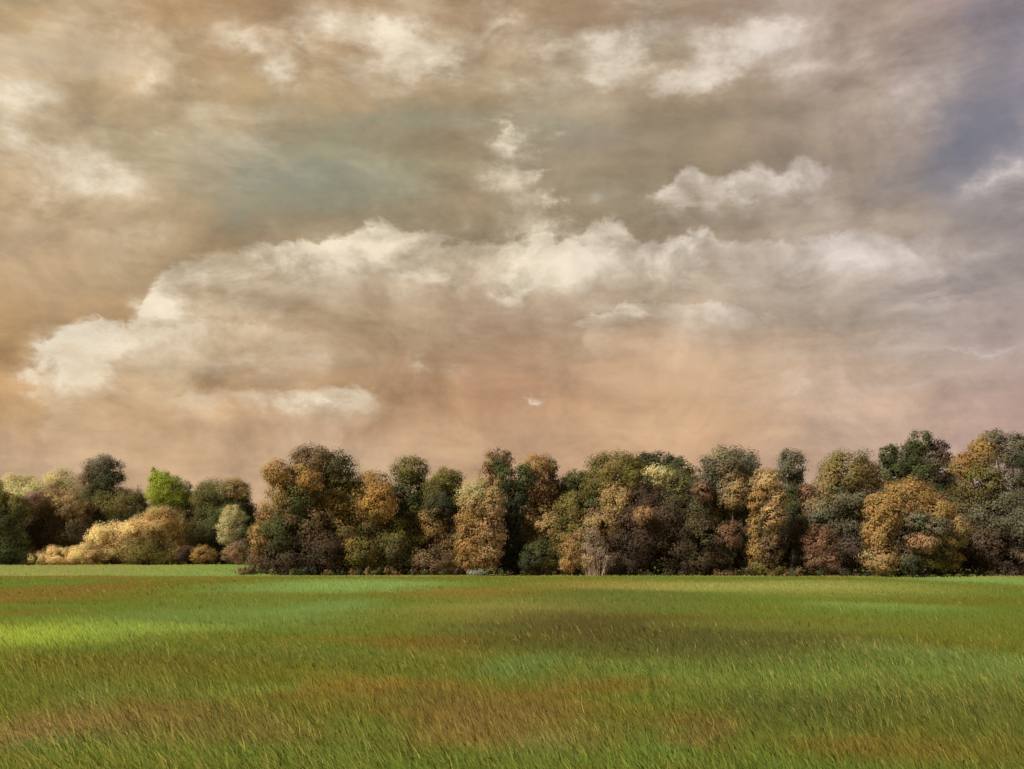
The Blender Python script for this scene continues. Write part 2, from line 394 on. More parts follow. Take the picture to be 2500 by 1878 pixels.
def field_group():
    """colour of the meadow's grass by place: soft-edged patches and bands of lighter and darker colour"""
    g = bpy.data.node_groups.new('meadow_colour', 'ShaderNodeTree')
    g.interface.new_socket('Color', in_out='OUTPUT', socket_type='NodeSocketColor')
    N = NT(g)
    geo = N.new('ShaderNodeNewGeometry')
    px, py, pz = N.sep(geo.outputs['Position'])
    flat = N.xyz(px, py, 0.0)
    w1 = N.v('SUBTRACT', N.noise(N.v('MULTIPLY', flat, (0.07, 0.22, 1)), 1.0, 5, 0.6, color=True), (0.5, 0.5, 0.5))
    w2 = N.v('SUBTRACT', N.noise(N.v('MULTIPLY', flat, (0.5, 0.9, 1)), 1.0, 5, 0.65, color=True), (0.5, 0.5, 0.5))
    q = N.v('ADD', flat, N.v('ADD', N.v('MULTIPLY', w1, (9, 6, 0)), N.v('MULTIPLY', w2, (2.2, 1.6, 0))))
    big = N.noise(N.v('MULTIPLY', flat, (0.035, 0.14, 1)), 1.0, 5, 0.6)
    mid = N.noise(N.v('MULTIPLY', flat, (0.22, 0.7, 1)), 1.0, 6, 0.65)
    col = N.mix(N.rng(big, 0.35, 0.65), (*lin((106, 108, 40)), 1), (*lin((98, 120, 50)), 1))
    col = N.mix(N.m('MULTIPLY', N.rng(mid, 0.5, 0.75), 0.55), col, (*lin((122, 104, 40)), 1))
    col = N.mix(N.m('MULTIPLY', N.rng(mid, 0.5, 0.28), 0.5), col, (*lin((94, 108, 46)), 1))
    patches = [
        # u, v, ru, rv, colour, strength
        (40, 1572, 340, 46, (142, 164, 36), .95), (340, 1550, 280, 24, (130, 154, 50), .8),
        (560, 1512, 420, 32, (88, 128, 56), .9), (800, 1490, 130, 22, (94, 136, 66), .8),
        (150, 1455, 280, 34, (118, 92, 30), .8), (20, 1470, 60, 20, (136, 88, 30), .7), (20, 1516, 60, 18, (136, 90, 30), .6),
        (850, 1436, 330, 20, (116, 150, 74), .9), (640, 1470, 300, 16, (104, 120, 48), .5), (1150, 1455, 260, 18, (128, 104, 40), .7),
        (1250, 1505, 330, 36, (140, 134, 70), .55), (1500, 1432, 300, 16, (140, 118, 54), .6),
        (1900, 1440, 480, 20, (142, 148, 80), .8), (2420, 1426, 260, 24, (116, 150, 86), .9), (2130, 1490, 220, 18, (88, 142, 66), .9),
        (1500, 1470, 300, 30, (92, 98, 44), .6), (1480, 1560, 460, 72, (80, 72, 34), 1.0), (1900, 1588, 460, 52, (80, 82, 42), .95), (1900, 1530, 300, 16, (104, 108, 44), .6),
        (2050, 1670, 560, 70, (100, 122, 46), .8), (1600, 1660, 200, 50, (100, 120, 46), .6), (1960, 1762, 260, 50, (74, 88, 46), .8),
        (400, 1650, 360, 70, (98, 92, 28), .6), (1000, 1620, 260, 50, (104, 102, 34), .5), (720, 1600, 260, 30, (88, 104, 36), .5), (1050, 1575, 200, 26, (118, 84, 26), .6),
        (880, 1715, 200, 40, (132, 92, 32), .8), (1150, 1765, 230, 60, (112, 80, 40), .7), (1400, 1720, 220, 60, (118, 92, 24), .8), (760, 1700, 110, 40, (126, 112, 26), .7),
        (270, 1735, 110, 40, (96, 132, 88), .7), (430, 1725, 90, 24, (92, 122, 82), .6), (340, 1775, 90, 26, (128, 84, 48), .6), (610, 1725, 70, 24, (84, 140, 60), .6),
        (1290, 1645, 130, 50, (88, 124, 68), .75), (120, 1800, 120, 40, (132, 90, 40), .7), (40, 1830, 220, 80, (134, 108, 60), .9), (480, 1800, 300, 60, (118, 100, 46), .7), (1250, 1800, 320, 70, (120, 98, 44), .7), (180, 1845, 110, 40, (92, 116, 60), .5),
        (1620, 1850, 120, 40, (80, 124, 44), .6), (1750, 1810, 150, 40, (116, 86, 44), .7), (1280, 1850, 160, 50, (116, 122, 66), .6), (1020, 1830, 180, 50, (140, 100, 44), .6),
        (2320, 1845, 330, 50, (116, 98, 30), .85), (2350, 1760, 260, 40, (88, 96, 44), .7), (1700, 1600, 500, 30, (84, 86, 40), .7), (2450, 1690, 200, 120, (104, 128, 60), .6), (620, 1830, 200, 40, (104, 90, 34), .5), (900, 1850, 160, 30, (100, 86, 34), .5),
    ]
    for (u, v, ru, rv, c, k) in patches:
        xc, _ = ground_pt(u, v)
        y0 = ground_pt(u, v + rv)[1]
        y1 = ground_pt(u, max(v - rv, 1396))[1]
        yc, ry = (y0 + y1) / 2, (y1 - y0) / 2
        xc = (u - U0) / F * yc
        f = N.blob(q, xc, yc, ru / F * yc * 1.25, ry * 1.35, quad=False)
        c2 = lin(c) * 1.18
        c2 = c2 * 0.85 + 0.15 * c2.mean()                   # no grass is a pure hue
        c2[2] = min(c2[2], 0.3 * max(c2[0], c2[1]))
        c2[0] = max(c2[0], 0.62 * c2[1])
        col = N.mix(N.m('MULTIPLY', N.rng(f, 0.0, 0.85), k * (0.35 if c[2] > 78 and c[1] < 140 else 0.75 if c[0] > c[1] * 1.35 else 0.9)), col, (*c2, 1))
    # far field on the left, beyond the low crest, and the strip of pale dry grass along the wood
    farf = N.rng(N.m('ADD', py, N.m('MULTIPLY', N.sep(w1)[1], 8)), 106, 112)
    lf = N.rng(px, -20, -27)
    fcol = N.mix(N.rng(px, -62, -34), (*lin((134, 144, 80)), 1), (*lin((112, 144, 72)), 1))
    fcol = N.mix(N.m('MULTIPLY', N.rng(mid, 0.42, 0.7), 0.5), fcol, (*lin((150, 146, 80)), 1))
    col = N.mix(N.m('MULTIPLY', farf, lf), col, fcol)
    crest = N.m('MULTIPLY', N.m('MULTIPLY', N.rng(py, 98, 103), N.rng(py, 110, 106)), N.rng(px, -24, -30))
    col = N.mix(N.m('MULTIPLY', crest, 0.7), col, (*lin((132, 108, 52)), 1))
    wx = N.m('MULTIPLY', N.rng(px, 22, 40), -5.0)               # the wood's edge comes nearer on the right
    edge = N.m('SUBTRACT', N.m('ADD', py, N.m('MULTIPLY', N.sep(w2)[0], 3.0)), wx)
    dry = N.m('MULTIPLY', N.m('MULTIPLY', N.rng(edge, 108, 110.5), N.rng(edge, 116, 114)), N.rng(px, -27, -20))
    col = N.mix(N.m('MULTIPLY', dry, 0.35), col, (*lin((186, 164, 96)), 1))
    out = g.nodes.new('NodeGroupOutput')
    N.put(out.inputs[0], col)
    return g


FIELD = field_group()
ALB = 1.0


def mat_ground():
    m, N = new_mat('meadow_soil_and_sward')
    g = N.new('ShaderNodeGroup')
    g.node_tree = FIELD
    geo = N.new('ShaderNodeNewGeometry')
    n1 = N.noise(geo.outputs['Position'], 3.5, 8, 0.7)
    n2 = N.noise(N.v('MULTIPLY', geo.outputs['Position'], (0.5, 1.4, 1)), 1.2, 8, 0.7)
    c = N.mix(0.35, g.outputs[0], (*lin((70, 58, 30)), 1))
    c = N.v('SCALE', c, N.m('MULTIPLY_ADD', n1, 0.9, 0.55))
    b = N.new('ShaderNodeBump')
    b.inputs['Strength'].default_value = 0.7
    b.inputs['Distance'].default_value = 0.12
    N.put(b.inputs['Height'], N.m('ADD', n1, n2))
    p = N.new('ShaderNodeBsdfPrincipled')
    N.put(p.inputs['Base Color'], c)
    p.inputs['Roughness'].default_value = 0.95
    p.inputs['Specular IOR Level'].default_value = 0.15
    N.put(p.inputs['Normal'], b.outputs[0])
    o = N.new('ShaderNodeOutputMaterial')
    N.put(o.inputs[0], p.outputs[0])
    return m


def mat_grass():
    m, N = new_mat('grass_blade')
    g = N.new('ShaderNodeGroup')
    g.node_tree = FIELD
    a = N.new('ShaderNodeAttribute', attribute_name='tint')
    r, gg, bb = N.sep(a.outputs['Color'])
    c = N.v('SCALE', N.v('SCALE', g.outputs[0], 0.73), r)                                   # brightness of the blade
    c = N.mix(gg, c, (*lin((168, 148, 84)), 1))                         # dry straw
    c = N.mix(bb, c, (*lin((84, 116, 60)), 1))                          # cooler green blade
    d = N.new('ShaderNodeBsdfDiffuse')
    N.put(d.inputs[0], c)
    t = N.new('ShaderNodeBsdfTranslucent')
    N.put(t.inputs[0], c)
    mx = N.new('ShaderNodeMixShader')
    mx.inputs[0].default_value = 0.35
    N.put(mx.inputs[1], d.outputs[0])
    N.put(mx.inputs[2], t.outputs[0])
    o = N.new('ShaderNodeOutputMaterial')
    N.put(o.inputs[0], mx.outputs[0])
    return m


def mat_leaf():
    m, N = new_mat('leaf_by_tint')
    a = N.new('ShaderNodeAttribute', attribute_name='tint')
    geo = N.new('ShaderNodeNewGeometry')
    n = N.noise(geo.outputs['Position'], 1.6, 4, 0.6)
    c = N.v('SCALE', a.outputs['Color'], N.m('MULTIPLY_ADD', n, 0.35, 0.83))
    d = N.new('ShaderNodeBsdfDiffuse')
    N.put(d.inputs[0], c)
    t = N.new('ShaderNodeBsdfTranslucent')
    N.put(t.inputs[0], c)
    mx = N.new('ShaderNodeMixShader')
    mx.inputs[0].default_value = 0.5
    N.put(mx.inputs[1], d.outputs[0])
    N.put(mx.inputs[2], t.outputs[0])
    o = N.new('ShaderNodeOutputMaterial')
    N.put(o.inputs[0], mx.outputs[0])
    return m


def mat_bark(name='bark', dark=(58, 46, 36), pale=(104, 90, 74)):
    m, N = new_mat(name)
    tc = N.new('ShaderNodeTexCoord')
    n = N.noise(N.v('MULTIPLY', tc.outputs['Object'], (6, 6, 1.2)), 2.0, 6, 0.6)
    c = N.mix(n, (*lin(dark), 1), (*lin(pale), 1))
    b = N.new('ShaderNodeBump')
    b.inputs['Distance'].default_value = 0.05
    N.put(b.inputs['Height'], n)
    p = N.new('ShaderNodeBsdfPrincipled')
    N.put(p.inputs['Base Color'], c)
    p.inputs['Roughness'].default_value = 0.9
    N.put(p.inputs['Normal'], b.outputs[0])
    o = N.new('ShaderNodeOutputMaterial')
    N.put(o.inputs[0], p.outputs[0])
    return m


M_GROUND, M_GRASS, M_LEAF, M_BARK = mat_ground(), mat_grass(), mat_leaf(), mat_bark()
M_TWIG = mat_bark('pale_twig', (104, 90, 78), (158, 142, 126))

# ------------------------------------------------------------------ ground
def build_ground():
    def axis(lo, fine_lo, fine_hi, step, hi, grow=1.25):
        a = list(np.arange(fine_lo, fine_hi + step / 2, step))
        s, x = step, fine_lo
        left = []
        while x > lo:
            s *= grow
            x -= s
            left.append(x)
        s, x = step, fine_hi
        right = []
        while x < hi:
            s *= grow
            x += s
            right.append(x)
        return np.array(left[::-1] + a + right)
    xs = axis(-6000, -100, 100, 1.2, 6000)
    ys = axis(-3000, 4, 190, 1.0, 9000)
    X, Y = np.meshgrid(xs, ys)
    Z = terrain(X, Y)
    v = np.stack([X, Y, Z], -1).reshape(-1, 3)
    nx, ny = len(xs), len(ys)
    i = (np.arange(ny - 1)[:, None] * nx + np.arange(nx - 1)[None, :]).ravel()
    f = np.stack([i, i + 1, i + nx + 1, i + nx], -1)
    o = mesh_obj('meadow_ground', v, f, 4, M_GROUND, smooth=True)
    tag(o, 'flat green and olive meadow running up to the trees', kind='structure')


build_ground()

# ------------------------------------------------------------------ foliage
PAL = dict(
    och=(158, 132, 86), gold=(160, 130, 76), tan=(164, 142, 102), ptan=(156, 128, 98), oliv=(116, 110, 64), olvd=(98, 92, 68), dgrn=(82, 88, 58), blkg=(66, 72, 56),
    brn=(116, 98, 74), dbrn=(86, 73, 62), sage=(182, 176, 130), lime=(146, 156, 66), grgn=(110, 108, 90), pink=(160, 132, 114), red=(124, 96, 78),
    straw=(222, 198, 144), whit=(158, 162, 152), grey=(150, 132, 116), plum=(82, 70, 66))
LEAFGAIN = 1.0


def scatter(lobes, leaf, ground, rng, mixp=0.16, cover=2.0, sparse=1.0):
    """leaf faces for a crown; lobes: centre, radii, colour key -> verts, faces, colours"""
    V, Cc, Nn = [], [], []
    keys = [l[2] for l in lobes]
    for c, r, key in lobes:
        c = np.array(c, float)
        r = np.array(r, float)
        rm = float(np.mean(r))
        area = 4 * math.pi * ((r[0] * r[1]) ** 1.6 + (r[0] * r[2]) ** 1.6 + (r[1] * r[2]) ** 1.6) ** (1 / 1.6) / 3 ** (1 / 1.6)
        n = int(max(60, cover * sparse * area / (leaf * leaf * 1.1)))
        rc = min(max(0.36 * rm, 2.2 * leaf), 1.5)
        nc = max(8, int(area / (rc * rc) * 0.75))
        g = rng.normal(size=(nc, 3))
        g /= np.linalg.norm(g, axis=1)[:, None]
        rad = rng.uniform(0.72, 1.0, nc) + (rng.random(nc) < 0.1) * rng.uniform(0.02, 0.14, nc)
        cc = c + g * r * rad[:, None]
        crad = rc * rng.uniform(0.6, 1.35, nc)
        base = lin(PAL[key])
        ccol = base[None, :] * np.exp(rng.normal(0, 0.15, nc))[:, None] * np.exp(rng.normal(0, 0.05, (nc, 3)))
        # a clump near another lobe may take on that lobe's leaves
        near = np.stack([((cc - np.array(o[0])) ** 2 / (np.array(o[1]) ** 2)).sum(1) for o in lobes], 1)
        wts = np.exp(-1.3 * near) + 1e-9
        wts /= wts.sum(1)[:, None]
        lc = np.array([lin(PAL[k_]) for k_ in keys])
        pick = (wts.cumsum(1) > rng.random(nc)[:, None]).argmax(1)
        var = ccol / base[None, :]
        ccol = (0.45 * lc[pick] + 0.3 * (wts @ lc) + 0.25 * base[None, :]) * var
        wgt = crad ** 2 * np.where(g[:, 1] > 0.45, 0.35, 1.0)
        k = rng.choice(nc, n, p=wgt / wgt.sum())
        dv = rng.normal(size=(n, 3))
        dv /= np.linalg.norm(dv, axis=1)[:, None]
        p = cc[k] + dv * (crad[k] * rng.random(n) ** 0.5)[:, None] * np.array([1.0, 1.0, 0.8])
        ins = rng.random(n) < 0.2                                             # some leaves deep inside
        p[ins] = c + (p[ins] - c) * rng.uniform(0.45, 0.9, ins.sum())[:, None]
        col = ccol[k] * np.exp(rng.normal(0, 0.07, n))[:, None]
        out = (p - c) / r
        out /= np.linalg.norm(out, axis=1)[:, None] + 1e-6
        nrm = 0.9 * out + 0.45 * dv + rng.normal(0, 0.16, (n, 3)) + np.array([0, 0, 0.15])
        nrm /= np.linalg.norm(nrm, axis=1)[:, None] + 1e-6
        t = np.cross(nrm, rng.normal(size=(n, 3)))
        t /= np.linalg.norm(t, axis=1)[:, None] + 1e-6
        b = np.cross(nrm, t)
        flip = (nrm * out).sum(1) < 0.05
        nrm[flip] *= -1
        t[flip] *= -1
        sn = 0.85 * out + 0.3 * dv * np.sign((dv * out).sum(1) + 0.3)[:, None] + np.array([0, 0, 0.1])
        sn /= np.linalg.norm(sn, axis=1)[:, None] + 1e-6
        sz = leaf * rng.uniform(0.55, 1.25, n)[:, None]
        q = np.stack([p - t * sz * 0.58 - b * sz * 0.3, p + t * sz * 0.58 - b * sz * rng.uniform(0.1, 0.4, (n, 1)), p + b * sz * 0.62 + t * sz * rng.uniform(-.3, .3, (n, 1))], 1)
        gz = ground(p[:, 0], p[:, 1])
        ok = q[:, :, 2].min(1) > gz + 0.02
        V.append(q[ok])
        Nn.append(np.repeat(sn[ok][:, None, :], 3, 1))
        Cc.append(np.repeat(col[ok][:, None, :], 3, 1))
    V = np.concatenate(V).reshape(-1, 3)
    Cc = np.concatenate(Cc).reshape(-1, 3)
    return V, np.concatenate(Nn).reshape(-1, 3), np.clip(Cc * LEAFGAIN, 0.004, 0.8)


def tube(path, radii, sides=8):
    V, Fc = [], []
    path = [np.array(p, float) for p in path]
    for i, p in enumerate(path):
        d = path[min(i + 1, len(path) - 1)] - path[max(i - 1, 0)]
        d /= np.linalg.norm(d) + 1e-9
        a = np.cross(d, (0.3, 1, 0.1))
        a /= np.linalg.norm(a) + 1e-9
        b = np.cross(d, a)
        for s in range(sides):
            th = 2 * math.pi * s / sides
            V.append(p + radii[i] * (math.cos(th) * a + math.sin(th) * b))
    for i in range(len(path) - 1):
        for s in range(sides):
            Fc.append((i * sides + s, i * sides + (s + 1) % sides, (i + 1) * sides + (s + 1) % sides, (i + 1) * sides + s))
    return V, Fc


NLEAF = [0]


def plant(name, cat, label, d, lobes, group=None, base_u=None, leaf=0.19, stems=1, deep=1.1, mixp=0.16, cover=3.1, crown='crown', stem='trunk'):
    """a tree or shrub: lobes in (u, v, ru, rv, colour[, dy]) of the 2500 px frame at distance d, built as ellipsoids of real size"""
    s = d / F
    if base_u is None:
        wt = [l[2] * l[3] for l in lobes]
        base_u = sum(l[0] * w_ for l, w_ in zip(lobes, wt)) / sum(wt)
    bx, by = (base_u - U0) * s, d
    bz = float(terrain(bx, by))
    rng = np.random.default_rng(abs(hash_str(label)) % (2 ** 31))
    W = []
    for l in lobes:
        u, v, ru, rv, key = l[:5]
        dy = l[5] if len(l) > 5 else rng.uniform(-0.8, 0.8)
        rr = (ru * 1.1 * s, min(ru, rv * 1.4) * deep * s, rv * 1.0 * s)
        W.append((((u - U0) * s, d + dy, EYE + (HV - v) * s), rr, key))
    root = empty(name, (bx, by, bz))
    off = np.array([bx, by, bz])
    V, Nv, Cc = scatter(W, leaf, terrain, rng, mixp, cover)
    NLEAF[0] += len(V) // 3
    mesh_obj(crown, V - off, np.arange(len(V)), 3, M_LEAF, root, Cc, normals=Nv)
    # trunk and limbs reaching into every lobe
    tv, tf = [], []

    def add(path, rad, sides=8):
        v_, f_ = tube(path, rad, sides)
        o_ = len(tv)
        tv.extend(v_)
        tf.extend([tuple(i + o_ for i in q) for q in f_])
    tops = max(w[0][2] for w in W)
    hgt = tops - bz
    big = max(0.04, hgt * 0.022)
    for k in range(stems):
        jx, jy = (rng.uniform(-1, 1, 2) * (0.3 if stems > 1 else 0.0))
        p0 = np.array([bx + jx, by + jy, bz - 0.15])
        fork = np.array([bx + jx * 2 + rng.normal() * 0.2, by + jy, bz + hgt * rng.uniform(0.22, 0.34)])
        add([p0, p0 * 0.5 + fork * 0.5 + rng.normal(0, 0.05, 3), fork], [big * 1.35, big, big * 0.85])
        for w in W[k::stems]:
            tgt = np.array(w[0]) + np.array([0, 0, 0.2 * w[1][2]])
            if tgt[2] < fork[2] - 0.3:
                st = p0 + (fork - p0) * 0.4
            else:
                st = fork
            mid = st * 0.5 + tgt * 0.5 + np.array([0, 0, -0.08 * np.linalg.norm(tgt - st)]) + rng.normal(0, 0.12, 3)
            add([st, mid, tgt], [big * 0.6, big * 0.38, big * 0.12], 6)
    mesh_obj(stem, np.array(tv) - off, np.array(tf), 4, M_BARK, root, smooth=True)
    tag(root, label, cat, group)
    return root


def hash_str(s):
    h = 2166136261
    for ch in s.encode():
        h = ((h ^ ch) * 16777619) & 0xffffffff
    return h


LEFT = 'trees across the far field on the left'
WOOD = 'trees along the edge of the wood'
LSH = 'bushes at the foot of the far trees'
WSH = 'bushes at the foot of the wood'

# ---- far trees on the left
plant('broadleaf_tree', 'tree', 'dark green tree cut by the left edge, with bright lime leaves at its top', 164,
      [(-25, 1205, 36, 36, 'lime'), (-5, 1240, 40, 40, 'oliv'), (15, 1290, 52, 60, 'dgrn'), (-45, 1290, 60, 90, 'dgrn'), (35, 1340, 44, 42, 'dgrn'), (-30, 1345, 60, 40, 'dgrn'), (45, 1240, 24, 30, 'oliv')], LEFT)
plant('sage_tree', 'tree', 'pale sage tree with two low humps behind the dark brown rounded tree', 182,
      [(52, 1198, 46, 42, 'sage'), (150, 1184, 42, 42, 'sage'), (100, 1212, 60, 40, 'sage'), (5, 1205, 34, 36, 'sage'), (60, 1255, 60, 50, 'tan'), (170, 1240, 40, 60, 'tan'), (100, 1310, 90, 60, 'oliv')], LEFT)
plant('rounded_tree', 'tree', 'dark brown rounded tree with a pinkish tuft above the straw bush', 171,
      [(112, 1238, 42, 40, 'brn'), (112, 1222, 20, 24, 'pink', -4), (180, 1238, 38, 36, 'tan'), (150, 1225, 36, 30, 'tan'), (110, 1290, 46, 46, 'dbrn'), (172, 1288, 48, 48, 'olvd'), (145, 1318, 70, 30, 'brn'), (215, 1270, 16, 40, 'brn')], LEFT)
plant('tall_tree', 'tree', 'tall dark tree with a square grey-green head, highest of the far left trees', 177,
      [(255, 1150, 42, 38, 'grgn'), (228, 1180, 24, 44, 'brn'), (266, 1185, 34, 46, 'dgrn'), (240, 1230, 44, 48, 'dgrn'), (288, 1235, 56, 46, 'oliv'), (330, 1240, 36, 44, 'olvd'), (270, 1292, 70, 46, 'dgrn'), (270, 1345, 70, 34, 'dgrn'), (345, 1290, 30, 60, 'dgrn')], LEFT)
plant('lime_tree', 'tree', 'small bright lime-green tree rising above the golden bush', 174,
      [(408, 1198, 42, 40, 'lime'), (396, 1172, 24, 24, 'lime'), (424, 1222, 34, 32, 'lime'), (385, 1215, 24, 28, 'lime'), (374, 1147, 5, 6, 'lime'), (378, 1156, 4, 8, 'lime'), (410, 1250, 40, 24, 'sage')], LEFT)
plant('slender_tree', 'tree', 'slender grey-green tree between the lime-green tree and the dark round tree', 179,
      [(455, 1205, 18, 32, 'grgn'), (462, 1250, 22, 45, 'grgn'), (466, 1300, 22, 50, 'sage'), (462, 1345, 26, 36, 'oliv')], LEFT)
plant('round_tree', 'tree', 'dark round tree with a tan crest, rightmost of the far left trees', 175,
      [(545, 1212, 60, 44, 'dgrn'), (586, 1198, 30, 28, 'tan', -3), (512, 1225, 38, 46, 'oliv'), (548, 1268, 66, 56, 'dgrn'), (598, 1275, 26, 60, 'blkg'), (512, 1305, 40, 56, 'olvd'), (572, 1338, 50, 42, 'dgrn'), (520, 1350, 40, 28, 'dgrn')], LEFT)
plant('golden_bush', 'bush', 'big golden-ochre bush with an olive foot in front of the far trees', 168,
      [(398, 1285, 48, 44, 'och'), (342, 1300, 48, 36, 'straw'), (278, 1312, 52, 34, 'straw'), (432, 1322, 28, 42, 'och'), (250, 1340, 44, 28, 'och'), (310, 1346, 66, 30, 'och'), (372, 1350, 60, 34, 'oliv', -2), (438, 1352, 22, 28, 'och')], LSH, stems=3, crown='foliage', stem='stem')
plant('straw_bush', 'bush', 'low feathery straw-coloured bush at the edge of the far field', 164,
      [(95, 1364, 34, 16, 'straw'), (145, 1358, 40, 22, 'straw'), (205, 1354, 36, 26, 'straw'), (235, 1362, 26, 18, 'och'), (70, 1372, 18, 9, 'sage')], LSH, stems=4, leaf=0.16, crown='foliage', stem='stem')
plant('sage_shrub', 'bush', 'pale silvery green upright shrub in front of the dark round tree', 167,
      [(570, 1262, 28, 30, 'sage'), (560, 1302, 26, 36, 'sage'), (582, 1300, 20, 32, 'grgn'), (584, 1332, 24, 24, 'pink'), (572, 1354, 26, 20, 'ptan')], LSH, stems=3, leaf=0.16, crown='foliage', stem='stem')
plant('yellow_bush', 'bush', 'small rounded yellow bush left of the pale silvery shrub', 165,
      [(497, 1352, 24, 20, 'och'), (510, 1362, 16, 12, 'och'), (482, 1362, 14, 12, 'gold')], LSH, stems=3, leaf=0.15, crown='foliage', stem='stem')
plant('brown_bush', 'bush', 'small dark brown bush between golden bush and yellow bush', 166,
      [(452, 1352, 18, 20, 'dbrn'), (462, 1346, 12, 12, 'ptan')], LSH, stems=3, leaf=0.15, crown='foliage', stem='stem')

# ---- the wood
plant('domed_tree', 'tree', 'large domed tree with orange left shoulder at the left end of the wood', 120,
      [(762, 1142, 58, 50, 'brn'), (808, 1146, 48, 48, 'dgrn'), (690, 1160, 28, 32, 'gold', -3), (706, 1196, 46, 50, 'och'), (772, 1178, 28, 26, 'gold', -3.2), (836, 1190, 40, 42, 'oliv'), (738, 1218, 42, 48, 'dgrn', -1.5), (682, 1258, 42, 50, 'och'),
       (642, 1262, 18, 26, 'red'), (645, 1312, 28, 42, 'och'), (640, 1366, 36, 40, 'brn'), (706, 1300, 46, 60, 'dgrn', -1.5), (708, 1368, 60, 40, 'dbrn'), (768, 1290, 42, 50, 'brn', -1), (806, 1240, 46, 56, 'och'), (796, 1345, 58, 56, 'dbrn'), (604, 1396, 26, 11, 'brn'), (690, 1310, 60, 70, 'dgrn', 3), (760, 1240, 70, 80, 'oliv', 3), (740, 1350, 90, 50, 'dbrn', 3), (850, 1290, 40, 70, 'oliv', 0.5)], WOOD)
plant('ochre_tree', 'tree', 'golden-ochre tree right of the large domed tree', 121,
      [(912, 1190, 42, 44, 'och'), (932, 1232, 38, 50, 'gold', -2), (872, 1240, 38, 58, 'och'), (850, 1210, 26, 40, 'oliv'), (892, 1300, 44, 44, 'blkg'), (936, 1300, 34, 46, 'oliv'), (884, 1350, 46, 42, 'oliv', -1.5), (868, 1330, 16, 22, 'gold', -2.6), (852, 1384, 60, 24, 'dbrn'), (930, 1380, 40, 28, 'oliv'), (955, 1340, 50, 50, 'olvd', 0.5)], WOOD)
plant('round_topped_tree', 'tree', 'narrow round-topped olive tree with a dark body right of the golden-ochre tree', 124,
      [(1004, 1150, 38, 36, 'oliv'), (1002, 1198, 42, 48, 'dgrn'), (1000, 1258, 44, 50, 'blkg'), (985, 1310, 50, 46, 'oliv', -2), (975, 1368, 60, 40, 'dgrn'), (1040, 1290, 40, 80, 'olvd', 0.5), (1040, 1215, 26, 40, 'dgrn', 0.5)], WOOD)
plant('flat_topped_tree', 'tree', 'olive flat-topped tree just left of the straw-gold column tree', 122,
      [(1092, 1172, 36, 28, 'oliv'), (1064, 1200, 30, 40, 'oliv'), (1110, 1205, 22, 40, 'oliv'), (1082, 1238, 40, 42, 'blkg', -1), (1058, 1290, 38, 48, 'och'), (1096, 1310, 30, 58, 'brn'), (1062, 1370, 56, 36, 'brn'), (1110, 1375, 30, 32, 'och'), (1125, 1290, 24, 70, 'brn', 0.5)], WOOD)
plant('column_tree', 'tree', 'straw-gold columnar tree standing over the small white bush', 116,
      [(1160, 1206, 40, 36, 'sage'), (1150, 1258, 36, 52, 'och'), (1198, 1238, 28, 52, 'tan'), (1194, 1300, 34, 58, 'ptan'), (1152, 1325, 36, 50, 'och'), (1186, 1356, 38, 32, 'tan'), (1150, 1368, 34, 22, 'och')], WOOD)
plant('brown_topped_tree', 'tree', 'brown-topped tree peering up behind the dark forked tree', 125,
      [(1214, 1130, 32, 34, 'brn'), (1192, 1170, 22, 38, 'tan'), (1215, 1200, 30, 60, 'tan')], WOOD)
plant('forked_tree', 'tree', 'very dark green tree forking into a V over a narrow column', 119.5,
      [(1222, 1136, 16, 22, 'dgrn'), (1236, 1172, 22, 36, 'dgrn'), (1284, 1168, 24, 36, 'dgrn'), (1262, 1212, 26, 40, 'blkg'), (1248, 1268, 24, 50, 'blkg'), (1252, 1330, 24, 46, 'blkg'), (1264, 1382, 34, 22, 'blkg')], WOOD)
plant('tan_tree', 'tree', 'tan tree with pinkish left side, right of the dark forked tree', 121.5,
      [(1312, 1140, 36, 30, 'och'), (1306, 1192, 34, 40, 'ptan'), (1330, 1210, 32, 48, 'ptan'), (1308, 1268, 38, 50, 'tan'), (1345, 1290, 40, 52, 'tan'), (1370, 1330, 34, 50, 'oliv'), (1300, 1335, 36, 40, 'oliv'), (1380, 1270, 40, 60, 'oliv', 0.5), (1275, 1300, 24, 70, 'brn', 1)], WOOD)
plant('spire_tree', 'tree', 'thin dark green spire beside the top of the tan tree', 123.5,
      [(1348, 1148, 11, 26, 'dgrn'), (1352, 1185, 16, 32, 'dgrn'), (1360, 1225, 22, 40, 'dgrn'), (1365, 1290, 26, 60, 'dgrn')], WOOD)
plant('low_dark_tree', 'tree', 'dark green humped tree filling the dip before the big olive dome', 122.5,
      [(1412, 1174, 28, 30, 'dgrn'), (1388, 1198, 24, 38, 'dgrn'), (1432, 1200, 22, 34, 'dgrn'), (1384, 1242, 30, 42, 'oliv'), (1424, 1240, 38, 46, 'oliv'), (1405, 1310, 44, 60, 'oliv')], WOOD)
plant('olive_dome_tree', 'tree', 'big olive dome-shaped tree above the grey twiggy shrub', 119.5,
      [(1502, 1150, 58, 50, 'oliv'), (1545, 1164, 36, 50, 'oliv'), (1468, 1190, 40, 44, 'oliv'), (1462, 1240, 38, 36, 'dgrn'), (1500, 1228, 36, 48, 'tan', -2.5), (1530, 1230, 34, 40, 'olvd'), (1472, 1280, 46, 38, 'tan', -2), (1428, 1308, 44, 50, 'oliv'), (1500, 1300, 40, 60, 'dbrn'), (1430, 1365, 50, 40, 'brn'), (1400, 1250, 40, 50, 'oliv', 0.5), (1540, 1290, 40, 60, 'dbrn', 0.5)], WOOD)
